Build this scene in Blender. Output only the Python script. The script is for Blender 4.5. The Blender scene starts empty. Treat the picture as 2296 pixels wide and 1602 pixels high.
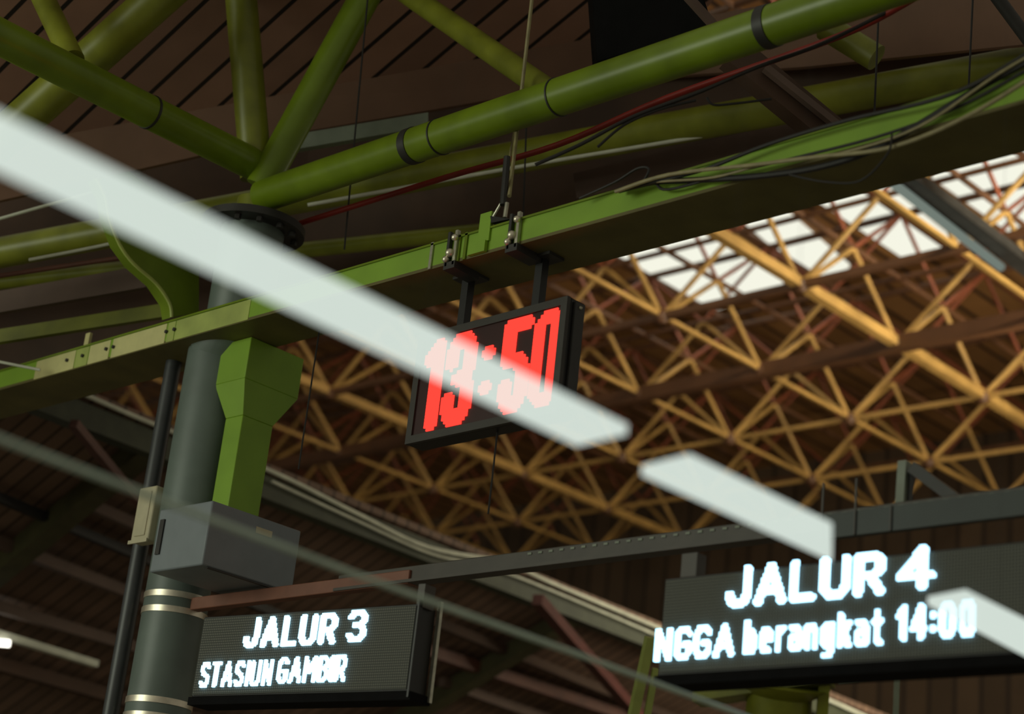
import bpy, math, random
from mathutils import Vector, Matrix

# ------------------------------------------------------------------ camera
SC = bpy.context.scene
F, PITCH, ROLL, YAW = 4159.0, math.radians(20.37), math.radians(6.35), math.radians(44.87)
EYE = Vector((0, 0, 1.6))
ROT = Matrix.Rotation(YAW, 3, 'Z') @ Matrix.Rotation(math.pi / 2 + PITCH, 3, 'X') @ Matrix.Rotation(ROLL, 3, 'Z')
cd = bpy.data.cameras.new('camera')
cam = bpy.data.objects.new('camera', cd)
SC.collection.objects.link(cam)
cam.matrix_world = Matrix.Translation(EYE) @ ROT.to_4x4()
cd.sensor_width = 36.0
cd.lens = F / 2296 * 36.0
cd.clip_end = 300
cd.dof.use_dof = True
cd.dof.focus_distance = 12.4
cd.dof.aperture_fstop = 0.95
cd.dof.aperture_blades = 0
SC.camera = cam

# ------------------------------------------------------------------ light
vs = SC.view_settings
vs.view_transform = 'Standard'
vs.look = 'None'
vs.exposure = 0.0
vs.gamma = 1.0
vs.use_curve_mapping = False

world = bpy.data.worlds.new('world')
SC.world = world
world.use_nodes = True
wb = world.node_tree.nodes['Background']
wb.inputs['Color'].default_value = (0.90, 0.84, 0.66, 1)
wb.inputs['Strength'].default_value = 0.22


def area(name, loc, target, sx, sy, power, color):
    ld = bpy.data.lights.new(name, 'AREA')
    ld.shape = 'RECTANGLE'
    ld.size, ld.size_y, ld.energy, ld.color = sx, sy, power, color
    o = bpy.data.objects.new(name, ld)
    SC.collection.objects.link(o)
    o.location = loc
    o.rotation_euler = (Vector(target) - Vector(loc)).to_track_quat('-Z', 'Y').to_euler()
    return o


# daylight that comes in under the canopy along the open side of the track
area('daylight_open_side', (-14, -7, 6.0), (-9.5, 8, 6.4), 9, 5, 620, (0.93, 1.0, 0.80))
# unseen area lamps standing in for daylight in the far hall
hall = area('daylight_stand_in_hall_side', (3, 15, 15.2), (-21, 23.5, 12.6), 4, 2, 520, (1.0, 0.93, 0.70))
hall.data.spread = math.radians(46)
area('hall_roof_fill', (-9, 24, 8.0), (-24, 24, 15), 2, 6, 620, (1.0, 0.90, 0.66))  # upward fill added to brighten the hall roof boards
area('hall_front_fill', (-20, 11.0, 14.0), (-22, 24, 13.0), 10, 2.4, 300, (1.0, 0.88, 0.66))  # fill added in front of the space frame, not at the skylights

# ------------------------------------------------------------------ pixels to places


def ray(x, y):
    return ROT @ Vector(((x - 1148) / F, -(y - 801) / F, -1.0))


def PD(x, y, d):
    return EYE + ray(x, y) * d


def PZ(x, y, Z):
    r = ray(x, y)
    return EYE + r * ((Z - EYE.z) / r.z)


def PX(x, y, X):
    r = ray(x, y)
    return EYE + r * ((X - EYE.x) / r.x)


def PY(x, y, Y):
    r = ray(x, y)
    return EYE + r * ((Y - EYE.y) / r.y)


def PP(x, y, p0, n):
    r = ray(x, y)
    return EYE + r * ((p0 - EYE).dot(n) / r.dot(n))


def depth_of(p):
    return -(ROT.transposed() @ (Vector(p) - EYE)).z


# ------------------------------------------------------------------ materials


def lin(c):
    return tuple(((v / 255) / 12.92 if v / 255 <= 0.04045 else ((v / 255 + 0.055) / 1.055) ** 2.4) for v in c) + (1,)


def mat(name, rgb, rough=0.55, metal=0.0, vary=0.25, scale=6.0, bump=0.0, worn=None, worn_at=0.6, spec=0.5):
    m = bpy.data.materials.new(name)
    m.use_nodes = True
    nt = m.node_tree
    b = nt.nodes['Principled BSDF']
    b.inputs['Roughness'].default_value = rough
    b.inputs['Metallic'].default_value = metal
    b.inputs['Specular IOR Level'].default_value = spec
    tc = nt.nodes.new('ShaderNodeTexCoord')
    nz = nt.nodes.new('ShaderNodeTexNoise')
    nz.inputs['Scale'].default_value = scale
    nz.inputs['Detail'].default_value = 6
    nt.links.new(tc.outputs['Object'], nz.inputs['Vector'])
    c = lin(rgb)
    rp = nt.nodes.new('ShaderNodeValToRGB')
    rp.color_ramp.elements[0].position = 0.3
    rp.color_ramp.elements[1].position = 0.7
    rp.color_ramp.elements[0].color = tuple(v * (1 - vary) for v in c[:3]) + (1,)
    rp.color_ramp.elements[1].color = tuple(min(1, v * (1 + vary)) for v in c[:3]) + (1,)
    nt.links.new(nz.outputs['Fac'], rp.inputs['Fac'])
    out = rp.outputs['Color']
    if worn:
        n2 = nt.nodes.new('ShaderNodeTexNoise')
        n2.inputs['Scale'].default_value = 1.7
        n2.inputs['Detail'].default_value = 8
        nt.links.new(tc.outputs['Object'], n2.inputs['Vector'])
        r2 = nt.nodes.new('ShaderNodeValToRGB')
        r2.color_ramp.elements[0].position = worn_at
        r2.color_ramp.elements[1].position = worn_at + 0.06
        nt.links.new(n2.outputs['Fac'], r2.inputs['Fac'])
        mx = nt.nodes.new('ShaderNodeMix')
        mx.data_type = 'RGBA'
        nt.links.new(r2.outputs['Color'], mx.inputs['Factor'])
        nt.links.new(out, mx.inputs['A'])
        mx.inputs['B'].default_value = lin(worn)
        out = mx.outputs['Result']
    nt.links.new(out, b.inputs['Base Color'])
    if bump:
        bp = nt.nodes.new('ShaderNodeBump')
        bp.inputs['Strength'].default_value = bump
        bp.inputs['Distance'].default_value = 0.02
        nt.links.new(nz.outputs['Fac'], bp.inputs['Height'])
        nt.links.new(bp.outputs['Normal'], b.inputs['Normal'])
    return m


def emit(name, rgb, strength, opacity=1.0):
    m = bpy.data.materials.new(name)
    m.use_nodes = True
    nt = m.node_tree
    nt.nodes.remove(nt.nodes['Principled BSDF'])
    e = nt.nodes.new('ShaderNodeEmission')
    e.inputs['Color'].default_value = tuple(rgb) + (1,)
    e.inputs['Strength'].default_value = strength
    out = nt.nodes['Material Output']
    if opacity < 1:
        t = nt.nodes.new('ShaderNodeBsdfTransparent')
        mx = nt.nodes.new('ShaderNodeMixShader')
        mx.inputs[0].default_value = opacity
        nt.links.new(t.outputs[0], mx.inputs[1])
        nt.links.new(e.outputs[0], mx.inputs[2])
        nt.links.new(mx.outputs[0], out.inputs['Surface'])
    else:
        nt.links.new(e.outputs[0], out.inputs['Surface'])
    return m


def planks(name, rgb, dark, pitch, width, u, rough=0.7):
    """Boards with dark seams; u is the direction across the seams."""
    m = bpy.data.materials.new(name)
    m.use_nodes = True
    nt = m.node_tree
    L = nt.links.new
    b = nt.nodes['Principled BSDF']
    b.inputs['Roughness'].default_value = rough
    tc = nt.nodes.new('ShaderNodeTexCoord')
    dt = nt.nodes.new('ShaderNodeVectorMath')
    dt.operation = 'DOT_PRODUCT'
    L(tc.outputs['Object'], dt.inputs[0])
    dt.inputs[1].default_value = tuple(u)
    dv = nt.nodes.new('ShaderNodeMath')
    dv.operation = 'DIVIDE'
    L(dt.outputs['Value'], dv.inputs[0])
    dv.inputs[1].default_value = pitch
    fl = nt.nodes.new('ShaderNodeMath')
    fl.operation = 'FLOOR'
    L(dv.outputs[0], fl.inputs[0])
    fr = nt.nodes.new('ShaderNodeMath')
    fr.operation = 'FRACT'
    L(dv.outputs[0], fr.inputs[0])
    lt = nt.nodes.new('ShaderNodeMath')
    lt.operation = 'LESS_THAN'
    L(fr.outputs[0], lt.inputs[0])
    lt.inputs[1].default_value = width
    wn = nt.nodes.new('ShaderNodeTexWhiteNoise')
    wn.noise_dimensions = '1D'
    L(fl.outputs[0], wn.inputs['W'])
    nz = nt.nodes.new('ShaderNodeTexNoise')
    nz.inputs['Scale'].default_value = 3
    nz.inputs['Detail'].default_value = 6
    L(tc.outputs['Object'], nz.inputs['Vector'])
    ad = nt.nodes.new('ShaderNodeMath')
    ad.operation = 'ADD'
    L(wn.outputs['Value'], ad.inputs[0])
    L(nz.outputs['Fac'], ad.inputs[1])
    rp = nt.nodes.new('ShaderNodeValToRGB')
    c = lin(rgb)
    rp.color_ramp.elements[0].position = 0.3
    rp.color_ramp.elements[1].position = 1.0
    rp.color_ramp.elements[0].color = tuple(v * 0.8 for v in c[:3]) + (1,)
    rp.color_ramp.elements[1].color = tuple(v * 1.2 for v in c[:3]) + (1,)
    hf = nt.nodes.new('ShaderNodeMath')
    hf.operation = 'MULTIPLY'
    hf.inputs[1].default_value = 0.6
    L(ad.outputs[0], hf.inputs[0])
    L(hf.outputs[0], rp.inputs['Fac'])
    mx = nt.nodes.new('ShaderNodeMix')
    mx.data_type = 'RGBA'
    L(lt.outputs[0], mx.inputs['Factor'])
    L(rp.outputs['Color'], mx.inputs['A'])
    mx.inputs['B'].default_value = lin(dark)
    L(mx.outputs['Result'], b.inputs['Base Color'])
    bp = nt.nodes.new('ShaderNodeBump')
    bp.invert = True
    bp.inputs['Strength'].default_value = 0.6
    bp.inputs['Distance'].default_value = 0.03
    L(lt.outputs[0], bp.inputs['Height'])
    L(bp.outputs['Normal'], b.inputs['Normal'])
    return m


def led_face(name, rgb, dot, pitch):
    """Dark display face with rows of unlit LEDs (object x across, z up)."""
    m = bpy.data.materials.new(name)
    m.use_nodes = True
    nt = m.node_tree
    L = nt.links.new
    b = nt.nodes['Principled BSDF']
    b.inputs['Roughness'].default_value = 0.75
    b.inputs['Specular IOR Level'].default_value = 0.2
    tc = nt.nodes.new('ShaderNodeTexCoord')
    sp = nt.nodes.new('ShaderNodeSeparateXYZ')
    L(tc.outputs['Object'], sp.inputs[0])
    terms = []
    for ax in ('X', 'Z'):
        d = nt.nodes.new('ShaderNodeMath')
        d.operation = 'DIVIDE'
        L(sp.outputs[ax], d.inputs[0])
        d.inputs[1].default_value = pitch
        f = nt.nodes.new('ShaderNodeMath')
        f.operation = 'FRACT'
        L(d.outputs[0], f.inputs[0])
        s = nt.nodes.new('ShaderNodeMath')
        s.operation = 'SUBTRACT'
        L(f.outputs[0], s.inputs[0])
        s.inputs[1].default_value = 0.5
        q = nt.nodes.new('ShaderNodeMath')
        q.operation = 'MULTIPLY'
        L(s.outputs[0], q.inputs[0])
        L(s.outputs[0], q.inputs[1])
        terms.append(q)
    a = nt.nodes.new('ShaderNodeMath')
    a.operation = 'ADD'
    L(terms[0].outputs[0], a.inputs[0])
    L(terms[1].outputs[0], a.inputs[1])
    lt = nt.nodes.new('ShaderNodeMath')
    lt.operation = 'LESS_THAN'
    L(a.outputs[0], lt.inputs[0])
    lt.inputs[1].default_value = 0.10
    mx = nt.nodes.new('ShaderNodeMix')
    mx.data_type = 'RGBA'
    L(lt.outputs[0], mx.inputs['Factor'])
    mx.inputs['A'].default_value = lin(rgb)
    mx.inputs['B'].default_value = lin(dot)
    L(mx.outputs['Result'], b.inputs['Base Color'])
    return m


GREEN = mat('green_paint', (112, 134, 26), 0.33, vary=0.22, scale=2.5, spec=0.5)
GREEN_BEAM = mat('green_beam_paint', (132, 170, 46), 0.5, vary=0.10, scale=3)
GREEN_OLD = mat('old_green_paint', (124, 128, 38), 0.38, vary=0.3, scale=3)
CREAM = mat('cream_paint', (206, 198, 140), 0.6, vary=0.12, scale=9)
GREEN_PALE = mat('pale_green_paint', (168, 180, 96), 0.55, vary=0.15, scale=5)
GREY = mat('grey_green_paint', (102, 114, 108), 0.45, vary=0.15, scale=3)
DARK = mat('dark_steel', (48, 46, 44), 0.5, vary=0.25, scale=5)
BLACK = mat('black_casing', (22, 20, 20), 0.45, vary=0.2, scale=8)
CABINET = mat('cabinet_grey', (128, 136, 142), 0.5, vary=0.06, scale=6)
BEIGE = mat('beige_plastic', (196, 188, 158), 0.5, vary=0.08, scale=8)
CHROME = mat('polished_steel', (235, 226, 206), 0.38, 0.85, vary=0.15, scale=14)
BRIGHT = mat('galvanised_steel', (190, 188, 170), 0.35, 0.8, vary=0.2, scale=20)
RED = mat('red_pipe_paint', (140, 34, 24), 0.5, vary=0.2, scale=4)
RUST = mat('red_oxide_paint', (96, 56, 42), 0.6, vary=0.25, scale=4)
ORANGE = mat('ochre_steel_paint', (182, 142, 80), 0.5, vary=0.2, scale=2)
ORANGE_RED = mat('red_brown_steel', (132, 70, 46), 0.5, vary=0.2, scale=2)  # darker red-brown for the upper webs
ORANGE_DARK = mat('ochre_steel_darkened', (92, 60, 38), 0.5, vary=0.2, scale=2)  # darker copy of the ochre; shade on the chords put into its colour
RAIL = mat('rail_grey', (72, 66, 60), 0.5, vary=0.15, scale=6)
RAIL_RED = mat('rail_red_brown', (128, 82, 64), 0.55, vary=0.15, scale=6)
MATT = mat('matt_black', (16, 15, 16), 0.8, spec=0.1)
CABLE = mat('black_cable', (34, 30, 28), 0.6, vary=0.2, scale=10)
WIRE = mat('pale_wire', (150, 140, 100), 0.5, vary=0.2, scale=12)
PALE = mat('pale_grey_paint', (216, 218, 200), 0.5, vary=0.15, scale=5)
GUTTER = mat('pale_gutter_paint', (128, 136, 120), 0.5, vary=0.15, scale=5)
BROWN = mat('brown_board', (96, 76, 66), 0.7, vary=0.15, scale=3)
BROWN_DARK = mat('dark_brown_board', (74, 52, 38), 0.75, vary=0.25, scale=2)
CONCRETE = mat('platform_concrete', (150, 144, 132), 0.85, vary=0.2, scale=2)
REFLECTION = emit('window_reflection', (0.80, 0.91, 0.83), 0.98, 0.56)  # see-through glow for the window reflections, no lamp
RED_LED = emit('red_led', (1.0, 0.045, 0.03), 1.6)
WHITE_LED = emit('white_led', (0.40, 0.76, 1.0), 3.6)
SKYLIGHT = emit('sunlit_translucent_sheet', (1.0, 1.0, 0.85), 0.92)
LAMP = emit('lit_lamp', (1.0, 0.97, 0.85), 3)

# ------------------------------------------------------------------ builders
COL = SC.collection
BASE = {}


class MB:
    def __init__(self):
        self.v, self.f = [], []

    def quadbox(self, p):
        """p: eight points, bottom loop then top loop."""
        n = len(self.v)
        self.v += [Vector(q) for q in p]
        for f in ((3, 2, 1, 0), (4, 5, 6, 7), (0, 1, 5, 4), (1, 2, 6, 5), (2, 3, 7, 6), (3, 0, 4, 7)):
            self.f.append(tuple(n + i for i in f))
        return self

    def box(self, lo, hi):
        x0, y0, z0 = lo
        x1, y1, z1 = hi
        return self.quadbox([(x0, y0, z0), (x1, y0, z0), (x1, y1, z0), (x0, y1, z0), (x0, y0, z1), (x1, y0, z1), (x1, y1, z1), (x0, y1, z1)])

    def obox(self, o, ax, ay, az, lo, hi):
        P = lambda a, b, c: o + ax * a + ay * b + az * c
        x0, y0, z0 = lo
        x1, y1, z1 = hi
        return self.quadbox([P(x0, y0, z0), P(x1, y0, z0), P(x1, y1, z0), P(x0, y1, z0), P(x0, y0, z1), P(x1, y0, z1), P(x1, y1, z1), P(x0, y1, z1)])

    def bar(self, p, q, w, h, up=Vector((0, 0, 1))):
        """Rectangular bar from p to q: w across, h along up."""
        p, q = Vector(p), Vector(q)
        d = (q - p)
        L = d.length
        d.normalize()
        s = d.cross(up)
        if s.length < 1e-4:
            s = d.cross(Vector((1, 0, 0)))
        s.normalize()
        u = s.cross(d)
        return self.obox(p, d, s, u, (0, -w / 2, -h / 2), (L, w / 2, h / 2))

    def path(self, pts, r, n=14, caps=True):
        pts = [Vector(p) for p in pts]
        rr = r if isinstance(r, (list, tuple)) else [r] * len(pts)
        base = len(self.v)
        prev = None
        for i, p in enumerate(pts):
            t = (pts[min(i + 1, len(pts) - 1)] - pts[max(i - 1, 0)]).normalized()
            if prev is None:
                a = t.orthogonal().normalized()
            else:
                a = (prev - t * prev.dot(t)).normalized()
            prev = a
            b = t.cross(a)
            for k in range(n):
                g = 2 * math.pi * k / n
                self.v.append(p + (a * math.cos(g) + b * math.sin(g)) * rr[i])
        for i in range(len(pts) - 1):
            for k in range(n):
                a0 = base + i * n + k
                a1 = base + i * n + (k + 1) % n
                self.f.append((a0, a1, a1 + n, a0 + n))
        if caps:
            self.f.append(tuple(base + k for k in reversed(range(n))))
            e = base + (len(pts) - 1) * n
            self.f.append(tuple(e + k for k in range(n)))
        return self

    def prism(self, poly, off):
        """Polygon (list of points) pushed along off."""
        n = len(self.v)
        k = len(poly)
        off = Vector(off)
        self.v += [Vector(p) for p in poly] + [Vector(p) + off for p in poly]
        self.f.append(tuple(n + i for i in range(k)))
        self.f.append(tuple(n + k + i for i in reversed(range(k))))
        for i in range(k):
            j = (i + 1) % k
            self.f.append((n + i, n + k + i, n + k + j, n + j))
        return self

    def loft(self, rings):
        n = len(self.v)
        k = len(rings[0])
        for r in rings:
            self.v += [Vector(p) for p in r]
        for i in range(len(rings) - 1):
            for a in range(k):
                b = (a + 1) % k
                self.f.append((n + i * k + a, n + i * k + b, n + (i + 1) * k + b, n + (i + 1) * k + a))
        self.f.append(tuple(n + a for a in reversed(range(k))))
        self.f.append(tuple(n + (len(rings) - 1) * k + a for a in range(k)))
        return self

    def ball(self, c, r, n=10, m=6):
        c = Vector(c)
        rings = []
        for i in range(1, m):
            t = math.pi * i / m
            rings.append([c + Vector((math.sin(t) * math.cos(2 * math.pi * k / n), math.sin(t) * math.sin(2 * math.pi * k / n), -math.cos(t))) * r for k in range(n)])
        b = len(self.v)
        self.loft(rings)
        return self

    def build(self, name, material, parent=None, bevel=0.0, smooth=True, origin=None):
        me = bpy.data.meshes.new(name)
        if parent is not None:
            o0 = BASE[parent.name]
        elif origin is not None:
            o0 = Vector(origin)
        else:
            o0 = Vector((sum(v.x for v in self.v) / len(self.v), sum(v.y for v in self.v) / len(self.v), min(v.z for v in self.v)))
        me.from_pydata([v - o0 for v in self.v], [], self.f)
        me.update()
        import bmesh
        bm = bmesh.new()
        bm.from_mesh(me)
        bmesh.ops.recalc_face_normals(bm, faces=bm.faces)
        bm.to_mesh(me)
        bm.free()
        if smooth:
            me.polygons.foreach_set('use_smooth', [True] * len(me.polygons))
            me.set_sharp_from_angle(angle=math.radians(38))
        me.materials.append(material)
        o = bpy.data.objects.new(name, me)
        COL.objects.link(o)
        if parent is not None:
            o.parent = parent
        else:
            o.location = o0
        BASE[o.name] = o0
        if bevel:
            b = o.modifiers.new('edge', 'BEVEL')
            b.width = bevel
            b.segments = 2
            b.limit_method = 'ANGLE'
        return o


def tag(o, label, cat, group=None, kind=None):
    o['label'] = label
    o['category'] = cat
    if group:
        o['group'] = group
    if kind:
        o['kind'] = kind
    return o


def empty(name, loc, label, cat, group=None):
    o = bpy.data.objects.new(name, None)
    COL.objects.link(o)
    o.location = loc
    o.empty_display_size = 0.1
    BASE[o.name] = Vector(loc)
    return tag(o, label, cat, group)


def struct(o):
    o['kind'] = 'structure'
    return o


def smooth_path(pts, n=6):
    pts = [Vector(p) for p in pts]
    out = []
    for i in range(len(pts) - 1):
        p0, p1, p2, p3 = pts[max(i - 1, 0)], pts[i], pts[i + 1], pts[min(i + 2, len(pts) - 1)]
        for k in range(n):
            t = k / n
            out.append(0.5 * ((2 * p1) + (p2 - p0) * t + (2 * p0 - 5 * p1 + 4 * p2 - p3) * t * t + (3 * p1 - p0 - 3 * p2 + p3) * t ** 3))
    out.append(pts[-1])
    return out


UX, UY, UZ = Vector((1, 0, 0)), Vector((0, 1, 0)), Vector((0, 0, 1))

# ------------------------------------------------------------------ setting: platform, canopy ceiling, hall roof
struct(MB().box((-60, -20, -0.2), (20, 60, 0)).build('floor', CONCRETE))

RA = math.radians(22.5)
RAFT = Vector((math.cos(RA), 0, math.sin(RA)))
NRM = RAFT.cross(UY).normalized()
CEIL0 = PD(800, 150, 15.6)
DECK = planks('brown_ceiling_boards', (164, 124, 106), (34, 24, 19), 0.28, 0.14, UY)
poly = [PP(x, y, CEIL0, NRM) for x, y in ((-900, 495), (560, 225), (1345, 82), (1560, 45), (2100, -560), (-900, -560))]
struct(MB().prism(poly, UZ * 0.06).build('ceiling', DECK, smooth=False))

# fascia below the boards, its pale gutter strip and the dark soffit behind the tubes
top = [(-90, 345), (560, 225), (1345, 82), (1800, -6), (2370, -110)]
bot = [(-90, 470), (700, 292), (1345, 182), (1800, 150), (2370, 92)]
dts = [depth_of(PP(x, y, CEIL0, NRM)) for x, y in top[:3]]
dts += [dts[2] - 0.9, dts[2] - 2.0]
FT = [PD(x, y, d) for (x, y), d in zip(top, dts)]
FB = [PD(x, y, d + 0.1) for (x, y), d in zip(bot, dts)]
for Q in (FT, FB):
    Q[0] = Q[0] + (Q[0] - Q[1]) * 1.3
    Q[-1] = Q[-1] + (Q[-1] - Q[-2]) * 1.0
mb = MB()
for i in range(4):
    q = [FT[i], FT[i + 1], FB[i + 1], FB[i]]
    mb.prism(q, Vector((-0.03, 0.03, 0)))
struct(mb.build('trim_1', mat('brown_fascia', (122, 90, 72), 0.7, vary=0.12, scale=2), smooth=False))
gt = [PD(560, 318, dts[1] - 0.1), PD(960, 252, dts[1] - 0.3), PD(960, 284, dts[1] - 0.3), PD(560, 352, dts[1] - 0.1)]
struct(MB().prism(gt, Vector((-0.05, 0.05, 0))).build('trim_2', GUTTER, smooth=False))
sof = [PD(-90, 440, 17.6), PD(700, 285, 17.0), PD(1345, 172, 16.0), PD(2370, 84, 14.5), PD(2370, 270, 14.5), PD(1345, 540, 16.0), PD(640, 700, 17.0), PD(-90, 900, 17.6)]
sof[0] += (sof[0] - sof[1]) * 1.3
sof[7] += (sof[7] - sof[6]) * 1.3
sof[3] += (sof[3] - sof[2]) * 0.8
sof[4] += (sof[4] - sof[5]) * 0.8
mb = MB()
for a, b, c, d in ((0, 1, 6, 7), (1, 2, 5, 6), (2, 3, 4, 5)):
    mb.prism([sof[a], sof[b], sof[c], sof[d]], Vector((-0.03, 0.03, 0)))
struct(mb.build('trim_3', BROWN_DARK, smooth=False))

# far hall: roof deck above the space frame and end wall
S0 = 10.9
Z0 = 1.6 + S0
MODX, MODY = 0.2375 * S0, 0.243 * S0
HT = 1.12
ROOF = planks('hall_roof_boards', (150, 106, 60), (60, 38, 22), 0.62, 0.16, UX)
struct(MB().box((-60, 16, Z0 + 2 * HT + 0.5), (-4, 36, Z0 + 2 * HT + 0.7)).build('ceiling', ROOF, smooth=False))
WALLM = planks('hall_wall_boards', (84, 66, 48), (50, 38, 28), 0.62, 0.16, UX)
struct(MB().box((-60, 34.5, 0), (-4, 34.8, Z0 + 2 * HT + 0.5)).build('wall_far', WALLM, smooth=False))

# ------------------------------------------------------------------ the lower canopy beyond the gutter
GX = -16.0
g0, g1 = PX(610, 1060, GX), PX(1480, 1410, GX)
gd = (g1 - g0).normalized()
ga, gb = g0 - gd * 9, g1 + gd * 9
LR = math.radians(23.5)
LRAFT = Vector((math.cos(LR), 0, math.sin(LR)))
LN = LRAFT.cross(gd).normalized()
CAN = planks('lower_canopy_boards', (120, 94, 78), (78, 61, 50), 0.2, 0.2, UY)
struct(MB().prism([ga, gb, gb - LRAFT * 26, ga - LRAFT * 26], UZ * 0.08).build('ceiling', CAN, smooth=False))


def LP(x, y, below=0.0):
    return PP(x, y, g0 - UZ * below, LN)


gut = empty('roof_gutter', (g0 + g1) / 2, 'pale double-edged gutter sagging along the lower canopy edge behind the grey cabinet', 'gutter')
mb = MB()
edge1 = smooth_path([PX(-60, 775, GX + 0.17), PX(160, 872, GX + 0.17), PX(340, 950, GX + 0.17), PX(610, 1058, GX + 0.17), PX(800, 1152, GX + 0.17), PX(960, 1228, GX + 0.17), PX(1135, 1262, GX + 0.17), PX(1230, 1305, GX + 0.17), PX(1480, 1410, GX + 0.17), PX(1800, 1545, GX + 0.17), PX(1990, 1630, GX + 0.17)])
mb.path(edge1, 0.026, 8)
mb.build('gutter_pipe', PALE, gut)
mb = MB()
edge2 = smooth_path([PX(610, 1080, GX + 0.17), PX(800, 1168, GX + 0.17), PX(960, 1240, GX + 0.17), PX(1090, 1272, GX + 0.17), PX(1200, 1310, GX + 0.17), PX(1460, 1420, GX + 0.17), PX(1700, 1525, GX + 0.17)])
mb.path(edge2, 0.017, 8)
mb.build('conduit', PALE, gut)
MB().bar(ga + Vector((0.0, 0, -0.22)), gb + Vector((0, 0, -0.22)), 0.2, 0.26).build('trough', mat('gutter_dark_green', (62, 66, 48), 0.6, vary=0.2), gut)

for i, (a, b, w, lab) in enumerate((
        ((-60, 1092), (720, 1420), 0.10, 'black purlin on the lower canopy crossing behind the thin downpipe'),
        ((-60, 1195), (700, 1490), 0.13, 'brown purlin below the black one at the far canopy'),
        ((-60, 1345), (700, 1570), 0.13, 'brown purlin just above the glowing lamp under the lower canopy'),
        ((-60, 1475), (560, 1650), 0.16, 'dark brown purlin below the glowing lamp'),
        ((960, 1390), (1700, 1690), 0.12, 'dark purlin starting behind the thick end of the smaller display'),
        ((950, 1458), (1500, 1640), 0.15, 'orange-brown purlin below the dark one between the two displays'),
        ((990, 1530), (1300, 1640), 0.12, 'lowest brown purlin under the lower canopy between the displays'),
        ((205, 1135), (560, 1290), 0.12, 'grey brown purlin passing behind the beige junction box'))):
    m_ = (CABLE, BROWN, BROWN, BROWN_DARK, BROWN_DARK, RUST, BROWN, BROWN)[i]
    tag(MB().bar(LP(*a, 0.16), LP(*b, 0.16), w, w).build('purlin', m_), lab, 'purlin', 'purlins of the lower canopy')
for a, b, w, lab in (
        ((-70, 1335), (345, 990), 0.24, 'olive rafter rising under the lower canopy to the thin downpipe'),
        ((800, 1680), (1285, 1382), 0.22, 'olive rafter rising between the two displays')):
    tag(MB().bar(LP(*a, 0.2), LP(*b, 0.2), w, w).build('rafter', mat('olive_rafter', (66, 62, 36), 0.6, vary=0.2)), lab, 'rafter', 'rafters of the lower canopy')
tag(MB().bar(LP(1205, 1345, 0.6), LP(1460, 1640, 0.6), 0.14, 0.14).build('brace', mat('dull_red_brace', (84, 40, 34), 0.6, vary=0.2)), 'red diagonal brace dropping from the gutter between the two displays', 'brace')
tag(MB().bar(LP(165, 950, 0.5), LP(330, 1150, 0.5), 0.09, 0.09).build('brace', mat('dull_brown_brace', (86, 50, 40), 0.6, vary=0.2)), 'red-brown brace leaning behind the beige junction box', 'brace')
tl = empty('tube_lamp', LP(10, 1443, 0.4), 'small glowing tube lamp under the dark lower canopy', 'lamp')
MB().path([LP(-60, 1438, 0.4), LP(22, 1444, 0.4)], 0.045, 10).build('tube', LAMP, tl)
MB().bar(LP(-60, 1405, 0.25), LP(215, 1490, 0.25), 0.12, 0.08).build('lamp_rail', PALE, tl)

# ------------------------------------------------------------------ space frame of the far hall
sf = empty('space_frame', (-20, 22, Z0), 'large ochre space frame of thin crossing tubes under the bright skylights', 'space frame')
x_at = lambda i: -1.352 * S0 - i * MODX
y_at = lambda j: 2.133 * S0 + j * MODY
NI, J0, J1 = 9, -5, 4
rnd = random.Random(4)
for j in range(J0, J1):
    thick = 0.17 if j in (0,) else (0.11 if j < 0 else 0.065)
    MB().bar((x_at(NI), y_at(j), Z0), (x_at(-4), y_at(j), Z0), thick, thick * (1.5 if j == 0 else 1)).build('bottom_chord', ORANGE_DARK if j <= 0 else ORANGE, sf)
for i in range(-3, NI):
    thick = 0.15 if i in (0, 4) else 0.06
    MB().bar((x_at(i), y_at(J0), Z0 + 0.02), (x_at(i), y_at(J1 - 1), Z0 + 0.02), thick, thick).build('cross_chord', ORANGE if i != 0 else ORANGE, sf)
for j in range(J0, J1):
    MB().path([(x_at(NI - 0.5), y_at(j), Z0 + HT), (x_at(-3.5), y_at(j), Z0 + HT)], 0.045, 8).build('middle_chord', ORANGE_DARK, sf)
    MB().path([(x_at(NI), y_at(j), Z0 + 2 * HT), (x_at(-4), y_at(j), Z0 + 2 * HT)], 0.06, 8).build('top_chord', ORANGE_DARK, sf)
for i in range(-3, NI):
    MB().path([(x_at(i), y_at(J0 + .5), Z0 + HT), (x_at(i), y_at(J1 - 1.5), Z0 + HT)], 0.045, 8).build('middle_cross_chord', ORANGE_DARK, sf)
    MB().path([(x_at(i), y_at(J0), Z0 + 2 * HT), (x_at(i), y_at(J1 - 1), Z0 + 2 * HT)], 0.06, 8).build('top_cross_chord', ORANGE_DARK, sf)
webs = []
for i in range(-3, NI):
    for j in range(J0, J1):
        for di, dj in ((.5, 0), (-.5, 0), (0, .5), (0, -.5)):
            for lev in (0, 1):
                za, zb = (Z0, Z0 + HT) if lev == 0 else (Z0 + 2 * HT, Z0 + HT)
                a = Vector((x_at(i), y_at(j), za))
                b = Vector((x_at(i + di), y_at(j + dj), zb))
                q = ROT.transposed() @ ((a + b) / 2 - EYE)
                px, py = 1148 + F * q.x / -q.z, 801 - F * q.y / -q.z
                seen = 560 < px < 2400 and 300 < py < 1300 and py > 900 - 0.29 * px - 60
                webs.append((0 if seen else 1, -q.z + 4 * lev, a, b, lev))
webs.sort(key=lambda w: w[:2])
rest, rest2 = MB(), MB()
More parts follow.
